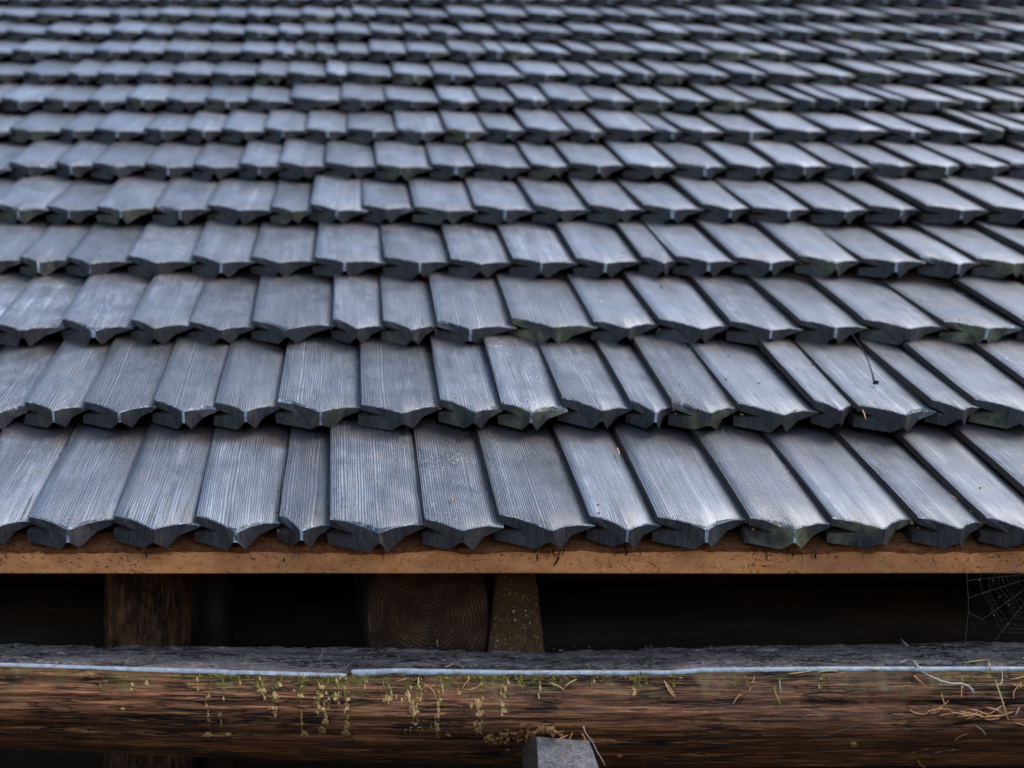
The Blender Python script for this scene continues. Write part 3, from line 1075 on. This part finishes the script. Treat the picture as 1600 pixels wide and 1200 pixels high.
M_BRACE = mat_wood('reddish_brace_wood', (.05, .016, .008), (.18, .07, .034), (.36, .16, .08), (1, 1, .2), 26, (.5, .85), 1.0, .012, .3, 0.0, (.4, .33, .2), False, .8)
zw = at(250, 1010, .42).z
rough_log('brace_post', (at(240, 1010, .42).x, .42, 0), (at(236, 890, .42).x, .40, EAVE_Z + .17), .066, M_BRACE, 'thick reddish-brown upright post in the dark left of the log end', 'post')
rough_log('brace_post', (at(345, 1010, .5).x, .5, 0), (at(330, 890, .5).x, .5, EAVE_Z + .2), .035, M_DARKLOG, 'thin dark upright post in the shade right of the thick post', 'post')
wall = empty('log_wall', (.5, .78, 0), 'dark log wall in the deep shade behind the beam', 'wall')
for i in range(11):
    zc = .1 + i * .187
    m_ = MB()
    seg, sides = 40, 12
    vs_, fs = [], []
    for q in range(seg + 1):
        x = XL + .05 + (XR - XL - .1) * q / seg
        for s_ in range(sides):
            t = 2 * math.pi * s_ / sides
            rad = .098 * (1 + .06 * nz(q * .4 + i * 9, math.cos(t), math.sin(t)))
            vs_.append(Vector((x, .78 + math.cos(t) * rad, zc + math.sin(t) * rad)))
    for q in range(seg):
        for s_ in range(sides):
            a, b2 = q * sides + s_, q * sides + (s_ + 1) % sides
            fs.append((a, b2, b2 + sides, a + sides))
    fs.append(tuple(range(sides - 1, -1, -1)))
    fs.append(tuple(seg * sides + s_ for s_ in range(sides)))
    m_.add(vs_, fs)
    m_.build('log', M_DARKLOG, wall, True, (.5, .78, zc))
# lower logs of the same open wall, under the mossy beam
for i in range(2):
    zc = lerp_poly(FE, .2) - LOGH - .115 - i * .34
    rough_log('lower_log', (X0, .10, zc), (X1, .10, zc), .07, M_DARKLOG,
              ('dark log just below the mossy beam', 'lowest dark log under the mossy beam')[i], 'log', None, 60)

# ------------------------------------------------------------------ grey bracket end in front of the beam
tl, tr_ = at(838, 1152, -.062), at(920, 1157, -.062)
bl, br = at(842, 1206, -.086), at(938, 1206, -.086)
lowl, lowr = at(846, 1330, -.12), at(958, 1330, -.12)
bk = Vector((-.007, .075, -.012))
m_ = MB()
top = []
for i in range(15):
    u = i / 14
    if u < .35: A, B = tl.lerp(bl, u / .35), tr_.lerp(br, u / .35)
    else: A, B = bl.lerp(lowl, (u - .35) / .65), br.lerp(lowr, (u - .35) / .65)
    for q in range(7):
        P = A.lerp(B, q / 6)
        top.append(P + Vector((.0006 * nz(u * 20, q, 4) * (q in (0, 6)), .0008 * nz(q * 1.3, u * 14, 2), .0007 * nz(q * 2, u * 9, 6) + (.0012 * nz(q * 1.7, 3, 3) if i == 0 else 0))))
m_.add(top, [(i * 7 + q, (i + 1) * 7 + q, (i + 1) * 7 + q + 1, i * 7 + q + 1) for i in range(14) for q in range(6)])
back = [p + bk for p in top]
b0 = len(m_.v)
m_.add(back, [(i * 7 + q, i * 7 + q + 1, (i + 1) * 7 + q + 1, (i + 1) * 7 + q) for i in range(14) for q in range(6)], 1)
for i in range(14):
    for q, s_ in ((0, 0), (6, 1)):
        a, c = i * 7 + q, (i + 1) * 7 + q
        m_.f.append((a, b0 + a, b0 + c, c) if not s_ else (a, c, b0 + c, b0 + a))
        m_.m.append(1)
for q in range(6):
    m_.f.append((q, q + 1, b0 + q + 1, b0 + q))
    m_.m.append(1)
    a = 14 * 7 + q
    m_.f.append((a, b0 + a, b0 + a + 1, a + 1))
    m_.m.append(1)
tag(m_.build('wooden_bracket', [M_GREYBLOCK, M_BLOCKSIDE], None, None, lowl.lerp(lowr, .5)), 'grey weathered wooden bracket leaning against the mossy log at the bottom edge', 'bracket')

# torn wood and a bark strip on and beside the bracket
ch = MB()
for q in range(46):
    u = rm.random()
    px, py = 756 + 80 * u + rm.gauss(0, 4), 1160 - 22 * u + rm.gauss(0, 5) + (6 if u > .6 else 0)
    p = on_beam(px, py, rm.uniform(.001, .005))
    L = rm.uniform(.003, .010)
    ch.box(p, (L, rm.uniform(.0006, .0018), rm.uniform(.0012, .0035)), Matrix.Rotation(rm.gauss(-.45, .35), 3, 'Y') @ Matrix.Rotation(rm.gauss(0, .5), 3, 'Z'), 0, .0005)
tag(ch.build('wood_splinters', M_CHIP, None, None, on_beam(800, 1150)), 'ragged orange wood splinters torn from the log left of the grey bracket', 'splinters')
ch = MB()
for q in range(16):
    u = q / 15
    p = at(843 + 36 * u, 1138 + 9 * u + rm.gauss(0, 2.2), -.066 + rm.gauss(0, .002))
    L = rm.uniform(.003, .010)
    ch.box(p, (L, .002, rm.uniform(.0015, .0035)), Matrix.Rotation(.3 + rm.gauss(0, .6), 3, 'Y') @ Matrix.Rotation(rm.gauss(0, .5), 3, 'Z'), 0, .0009)
tag(ch.build('bark_strip', M_CHIP, None, None, at(860, 1148, -.066)), 'frayed orange bark strip lying on top of the grey bracket', 'bark')

# ------------------------------------------------------------------ needles, twigs, web
rn = random.Random(21)


def tube_thing(name, pts, rad, mat_, label, cat, group=None, n=5):
    m_ = MB()
    m_.tube(pts, rad, n)
    return tag(m_.build(name, mat_, None, True, pts[0]), label, cat, group)


def needle(pa, pb_, where, mat_=None, rad=.00078, Y=None, label=None, group=None):
    f_ = (lambda x, y: on_beam(x, y, .0016)) if Y is None else (lambda x, y: at(x, y, Y))
    A, B = f_(*pa), f_(*pb_)
    bend = Vector((rn.gauss(0, 1), rn.gauss(-.4, .5), rn.gauss(0, 1))) * (B - A).length * .07
    pts, rs = [], []
    for i in range(7):
        u = i / 6
        pts.append(A.lerp(B, u) + bend * (4 * u * (1 - u)))
        rs.append(rad * (1 - .55 * abs(2 * u - 1) ** 3))
    lab = label or {'front': 'thin dry conifer needle stuck to the front face of the mossy log',
                    'top': 'thin dry conifer needle lying on the grey top of the mossy log',
                    'heap': 'reddish dry needle in the heap on the log below the spider web',
                    'bracket': 'thin dry needle lying on the grey bracket'}[where]
    grp = group or {'front': 'needles on the log face', 'top': 'needles on the log top', 'heap': 'heap of needles on the log', 'bracket': 'needles on the bracket'}[where]
    return tube_thing('conifer_needle', pts, rs, mat_ or rn.choice((M_NEEDLE, M_NEEDLE, M_NEEDLE, M_NEEDLE3)), lab, 'needle', grp)


S = 2.857
Z6 = lambda x, y: (1040 + x / S, 860 + y / S)
Z5 = lambda x, y: (520 + x / S, 860 + y / S)
Z4 = lambda x, y: (x / S, 860 + y / S)
for a in ((395, 560, 370, 630), (485, 610, 515, 690), (510, 575, 515, 640), (0, 590, 45, 655), (1500, 535, 1480, 600), (1535, 575, 1610, 560), (1545, 595, 1610, 603), (1570, 612, 1555, 665),
          (1580, 700, 1560, 740), (1555, 768, 1610, 785), (1290, 855, 1345, 820), (1200, 905, 1295, 890), (1100, 905, 1170, 888), (1125, 935, 1160, 970), (1380, 780, 1430, 830), (1320, 585, 1320, 660), (335, 640, 300, 690), (1230, 640, 1250, 700)):
    needle(Z6(*a[:2]), Z6(*a[2:]), 'front')
for a in ((545, 552, 655, 538), (680, 545, 770, 540), (895, 526, 960, 528)):
    needle(Z6(*a[:2]), Z6(*a[2:]), 'front', M_NEEDLE2, .0007)
for a in ((1090, 710, 1160, 730), (1160, 735, 1275, 710), (1190, 722, 1265, 670), (1310, 720, 1400, 735), (1360, 710, 1450, 740), (1400, 745, 1510, 735), (1320, 727, 1440, 750), (1425, 700, 1500, 722), (1180, 728, 1240, 700), (1270, 720, 1350, 735), (1300, 742, 1390, 722), (1340, 755, 1420, 728), (1470, 745, 1550, 720), (1220, 740, 1300, 728), (1505, 690, 1440, 735), (1420, 752, 1490, 748)):
    needle(Z6(*a[:2]), Z6(*a[2:]), 'heap', M_NEEDLE, .0009)
for a in ((385, 565, 400, 625), (590, 620, 670, 590), (965, 590, 1035, 625), (1035, 612, 1090, 575), (1480, 580, 1530, 660), (575, 620, 610, 570), (280, 585, 330, 572), (400, 592, 465, 665)):
    needle(Z5(*a[:2]), Z5(*a[2:]), 'front', M_NEEDLE2 if rn.random() < .4 else None)
for a in ((520, 480, 570, 530), (500, 530, 525, 500), (465, 405, 470, 440)):
    needle(Z5(*a[:2]), Z5(*a[2:]), 'top', M_NEEDLE3)
for a in ((645, 450, 660, 500), (680, 437, 680, 470), (365, 445, 365, 495), (1425, 452, 1420, 503), (1435, 482, 1430, 520), (560, 505, 610, 485), (250, 470, 300, 472)):
    needle(Z4(*a[:2]), Z4(*a[2:]), 'top', M_NEEDLE3)
needle(Z6(262, 478), Z6(272, 515), 'top')
for a in ((1070, 815, 1060, 885), (985, 860, 1050, 825), (1110, 815, 1135, 870), (1030, 900, 1010, 935)):
    needle(Z5(*a[:2]), Z5(*a[2:]), 'bracket', M_NEEDLE, .0006, -.079)
needle(Z5(1130, 508), Z5(1218, 537), 'front', M_NEEDLE2, .0008, None, 'pale yellow-green needle lying across the pale log edge above the bracket', 'single needles')
tube_thing('stem', [at(*Z5(x, y), -.066) for x, y in ((1118, 785), (1128, 815), (1160, 855), (1180, 900), (1200, 930), (1216, 962))], [.0009, .0006, .0006, .0007, .0006, .0005], M_NEEDLE3, 'thin bent brown stem hanging beside the right edge of the grey bracket', 'stem')
tube_thing('bent_straw', [on_beam(*Z6(x, y), .002) for x, y in ((1335, 511), (1390, 503), (1438, 497))] + [at(*Z6(x, y), -.058) for x, y in ((1447, 520), (1475, 590), (1505, 680), (1530, 758))],
           [.0005, .0008, .0009, .0009, .0009, .0008, .0006], M_NEEDLE2, 'long golden straw bent sharply over the log edge below the spider web', 'straw')
tw = [on_beam(*Z6(x, y), .002) for x, y in ((1045, 512), (1075, 500), (1105, 505))] + [at(*Z6(x, y), -.056) for x, y in ((1140, 535), (1180, 562), (1230, 584), (1280, 596), (1320, 595), (1350, 605), (1368, 622), (1376, 642))]
tube_thing('crooked_twig', tw, [.0012, .0014, .0013, .0013, .0012, .0013, .0012, .0013, .0013, .0014, .0011], M_TWIG, 'pale crooked twig hanging over the front edge of the mossy log', 'twig', None, 7)
tube_thing('dark_stub', [on_beam(*Z6(x, y), .002) for x, y in ((1108, 560), (1122, 572), (1145, 592), (1170, 615))], [.0016, .001, .0007, .0006], M_NEEDLE, 'small dark-headed brown stub on the log just below the crooked twig', 'twig')
tube_thing('wood_sliver', [on_beam(1406, 1008, .003) + Vector((0, 0, .004)), on_beam(1412, 1010, .003), on_beam(1419, 1013, .002)], [.0004, .0013, .0006], M_TWIG, 'pale wood sliver sticking up from the top of the mossy log', 'sliver')

# dark twig standing on a shingle of the second course
mt, pw = None, None
for (k, i), (m4, pitch) in placed.items():
    if k == 1 and m4.translation.x < .64 + .02 <= m4.translation.x + pitch: mt, pw = m4, pitch
foot = Vector((0, 0, EAVE_Z)) + (mt @ Vector((pw * .52, .105, .0235)))
tip = at(1331, 522, foot.y - .004)
foot2 = at(1366, 597, foot.y)
ft = MB()
cv = [foot2 + (tip - foot2) * u + Vector((.004 * math.sin(math.pi * u), -.003 * math.sin(math.pi * u), 0)) for u in [q / 9 for q in range(10)]]
ft.tube(cv, [.0013, .0011, .001, .0009, .0008, .0008, .0007, .0006, .0005, .0003], 6)
leaf = MB()
for q in range(9):
    d1 = Vector((rn.gauss(.2, .8), rn.gauss(-.5, .5), rn.gauss(-.1, .7))).normalized() * rn.uniform(.003, .007)
    d2 = d1.cross(Vector((rn.random(), rn.random(), rn.random()))).normalized() * .0022
    p = foot2 + Vector((.001, -.001, -.001))
    leaf.add([p - d2, p + d1 * .6 + d2 * 1.2, p + d1, p + d2 + Vector((0, -.001, .001))], [(0, 1, 2), (0, 2, 3), (0, 3, 1)])
tr_root = empty('leaf_stalk', foot2, 'thin dark leaf stalk with shrivelled base standing on a second-row shingle', 'leaf stalk')
ft.build('stalk', M_DARKTWIG, tr_root, True, foot2)
leaf.build('shrivelled_leaf', M_FIBRE, tr_root, None, foot2)

# orb web between eave and log on the right
WY = -.004
web = MB()


def thread(pxs, rad=.00013, Y=WY):
    P = []
    for (a, b2) in zip(pxs, pxs[1:]):
        A, B = at(*a, Y), at(*b2, Y)
        for q in range(6):
            P.append(A.lerp(B, q / 6))
    P.append(at(*pxs[-1], Y))
    web.tube(P, rad, 3)


hub = (1640, 893)
rad_ends = [(1512, 907), (1513, 934), (1535, 968), (1553, 1003), (1600, 1010), (1650, 1012), (1700, 1000), (1730, 960), (1745, 900), (1740, 850), (1520, 880)]
for rp in rad_ends: thread([rp, hub], .00007)
thread([(1504, 848), (1510, 890), (1513, 935), (1513, 955), (1508, 1006)], .0001)
thread([(1513, 957), (1535, 968)], .00012)
order = [(1520, 880), (1512, 907), (1513, 934), (1535, 968), (1553, 1003), (1600, 1010), (1650, 1012), (1700, 1000), (1730, 960), (1745, 900)]
for q in range(15):
    fr = .84 - q * .046
    pl = []
    for j2, (x, y) in enumerate(order):
        w = fr * (1 + .03 * math.sin(j2 * 2.1 + q))
        pl.append((hub[0] + (x - hub[0]) * w, hub[1] + (y - hub[1]) * w))
    st = 0
    while st < len(pl) - 1:
        ln = rn.choice((1, 2, 3, 4))
        if rn.random() < .86: thread(pl[st:st + ln + 1], .00005)
        st += ln
for q in range(9):
    a = (1530 + rn.random() * 70, 850 + rn.random() * 40)
    thread([a, (a[0] + rn.gauss(0, 18), a[1] + rn.gauss(0, 14))], .00006, .02)
wr = empty('spider_web', at(1560, 1003, WY), 'fine grey spider web hung between the eave board and the log at the right', 'web')
web.build('silk_thread', M_SILK, wr, None, at(1560, 1003, WY))
for (x, y) in ((1562, 933), (1575, 975), (1541, 876), (1531, 907), (1551, 907), (1553, 961), (1577, 945)):
    c = at(x, y, WY)
    s_ = .0006
    wob_ = MB()
    wob_.add([c + Vector(q) * s_ for q in ((1.8, 0, -1), (-1.8, 0, 1), (0, 1, 0), (0, -1, 0), (0, 0, 1), (0, 0, -1))], [(0, 2, 4), (2, 1, 4), (1, 3, 4), (3, 0, 4), (2, 0, 5), (1, 2, 5), (3, 1, 5), (0, 3, 5)])
    wob_.build('silk_knot', M_SILK, wr, None, at(1560, 1003, WY))
tube_thing('silk_strand', [on_beam(1197, 1181, .004), on_beam(1280, 1152, .012), on_beam(1381, 1121, .008), on_beam(1412, 1112, .003)], [.00008, .00014, .0002, .0001], M_SILK, 'single dusty silk strand slanting across the lower face of the mossy log', 'silk strand')


# litter lying on the shingles
def on_shingle(px, py, k, zl=.029):
    n_ = Vector((0, -math.sin(SH), math.cos(SH)))
    p0 = Vector((0, 0, EAVE_Z)) + SLOPE * (k * EXPO) + n_ * zl
    d_ = ray(px, py)
    return CAM + d_ * ((p0 - CAM).dot(n_) / d_.dot(n_))


for k, a, m4, r_, lab in ((0, (105, 812, 119, 811), M_NEEDLE, .0007, 'short orange needle lying on the tip of a lowest-row shingle at the left'),
                          (0, (203, 790, 195, 818), M_DARKTWIG, .0006, 'thin black sliver lying over the end of a lowest-row shingle'),
                          (0, (704, 778, 708, 783), M_NEEDLE, .0013, 'tiny orange bud scale on a lowest-row shingle'),
                          (0, (1483, 773, 1497, 782), M_NEEDLE, .0007, 'reddish curved needle on the lowest row near the right edge'),
                          (0, (1444, 780, 1452, 784), M_NEEDLE, .0007, 'very short reddish needle on the lowest row beside the curved needle'),
                          (0, (964, 700, 968, 712), M_NEEDLE, .0013, 'orange bud scale caught between two lowest-row shingles'),
                          (1, (1348, 640, 1353, 656), M_NEEDLE, .0008, 'orange needle hanging at the end of a second-row shingle'),
                          (1, (1240, 642, 1248, 640), M_NEEDLE, .0009, 'orange crumb of bark at the tip of a second-row shingle'),
                          (2, (545, 440, 560, 446), M_NEEDLE, .0009, 'orange needle at the top of a third-row shingle'),
                          (3, (1022, 383, 1030, 386), M_NEEDLE, .0011, 'orange scale on a fourth-row shingle'),
                          (4, (5, 306, 8, 322), M_DARKTWIG, .0011, 'dark sliver on a fifth-row shingle at the left edge'),
                          (0, (32, 811, 44, 810), M_NEEDLE2, .0006, 'pale green needle at the end of the leftmost lowest-row shingle')):
    A, B = on_shingle(a[0], a[1], k), on_shingle(a[2], a[3], k)
    tube_thing('conifer_needle' if 'needle' in lab else 'litter_scrap', [A, A.lerp(B, .33) + Vector((0, 0, .0008)), A.lerp(B, .66) + Vector((0, 0, .0008)), B], [r_ * .6, r_, r_, r_ * .5], m4, lab, 'needle' if 'needle' in lab else 'scrap')

# single out the needles by their order along the log
ORD = ['first', 'second', 'third', 'fourth', 'fifth', 'sixth', 'seventh', 'eighth', 'ninth', 'tenth', 'eleventh', 'twelfth', 'thirteenth', 'fourteenth', 'fifteenth', 'sixteenth', 'seventeenth', 'eighteenth', 'nineteenth', 'twentieth']
for grp, where in (('needles on the log face', 'on the front face of the mossy log'), ('needles on the log top', 'on the grey top of the mossy log'),
                   ('heap of needles on the log', 'in the needle heap below the spider web'), ('needles on the bracket', 'on the grey bracket')):
    lst = sorted([o for o in bpy.data.objects if o.get('group') == grp], key=lambda o: o.location.x)
    tone = {M_NEEDLE.name: 'reddish dry', M_NEEDLE2.name: 'yellowish dry', M_NEEDLE3.name: 'greyish dry'}
    seen = {}
    tot = {}
    for o in lst: tot[o.data.materials[0].name] = tot.get(o.data.materials[0].name, 0) + 1
    for o in lst:
        mn = o.data.materials[0].name
        i = seen.get(mn, 0)
        seen[mn] = i + 1
        o['label'] = '%s %s needle %s' % ('only' if tot[mn] == 1 else ORD[i], tone[mn], where) + ('' if tot[mn] == 1 else ', counted from the left')
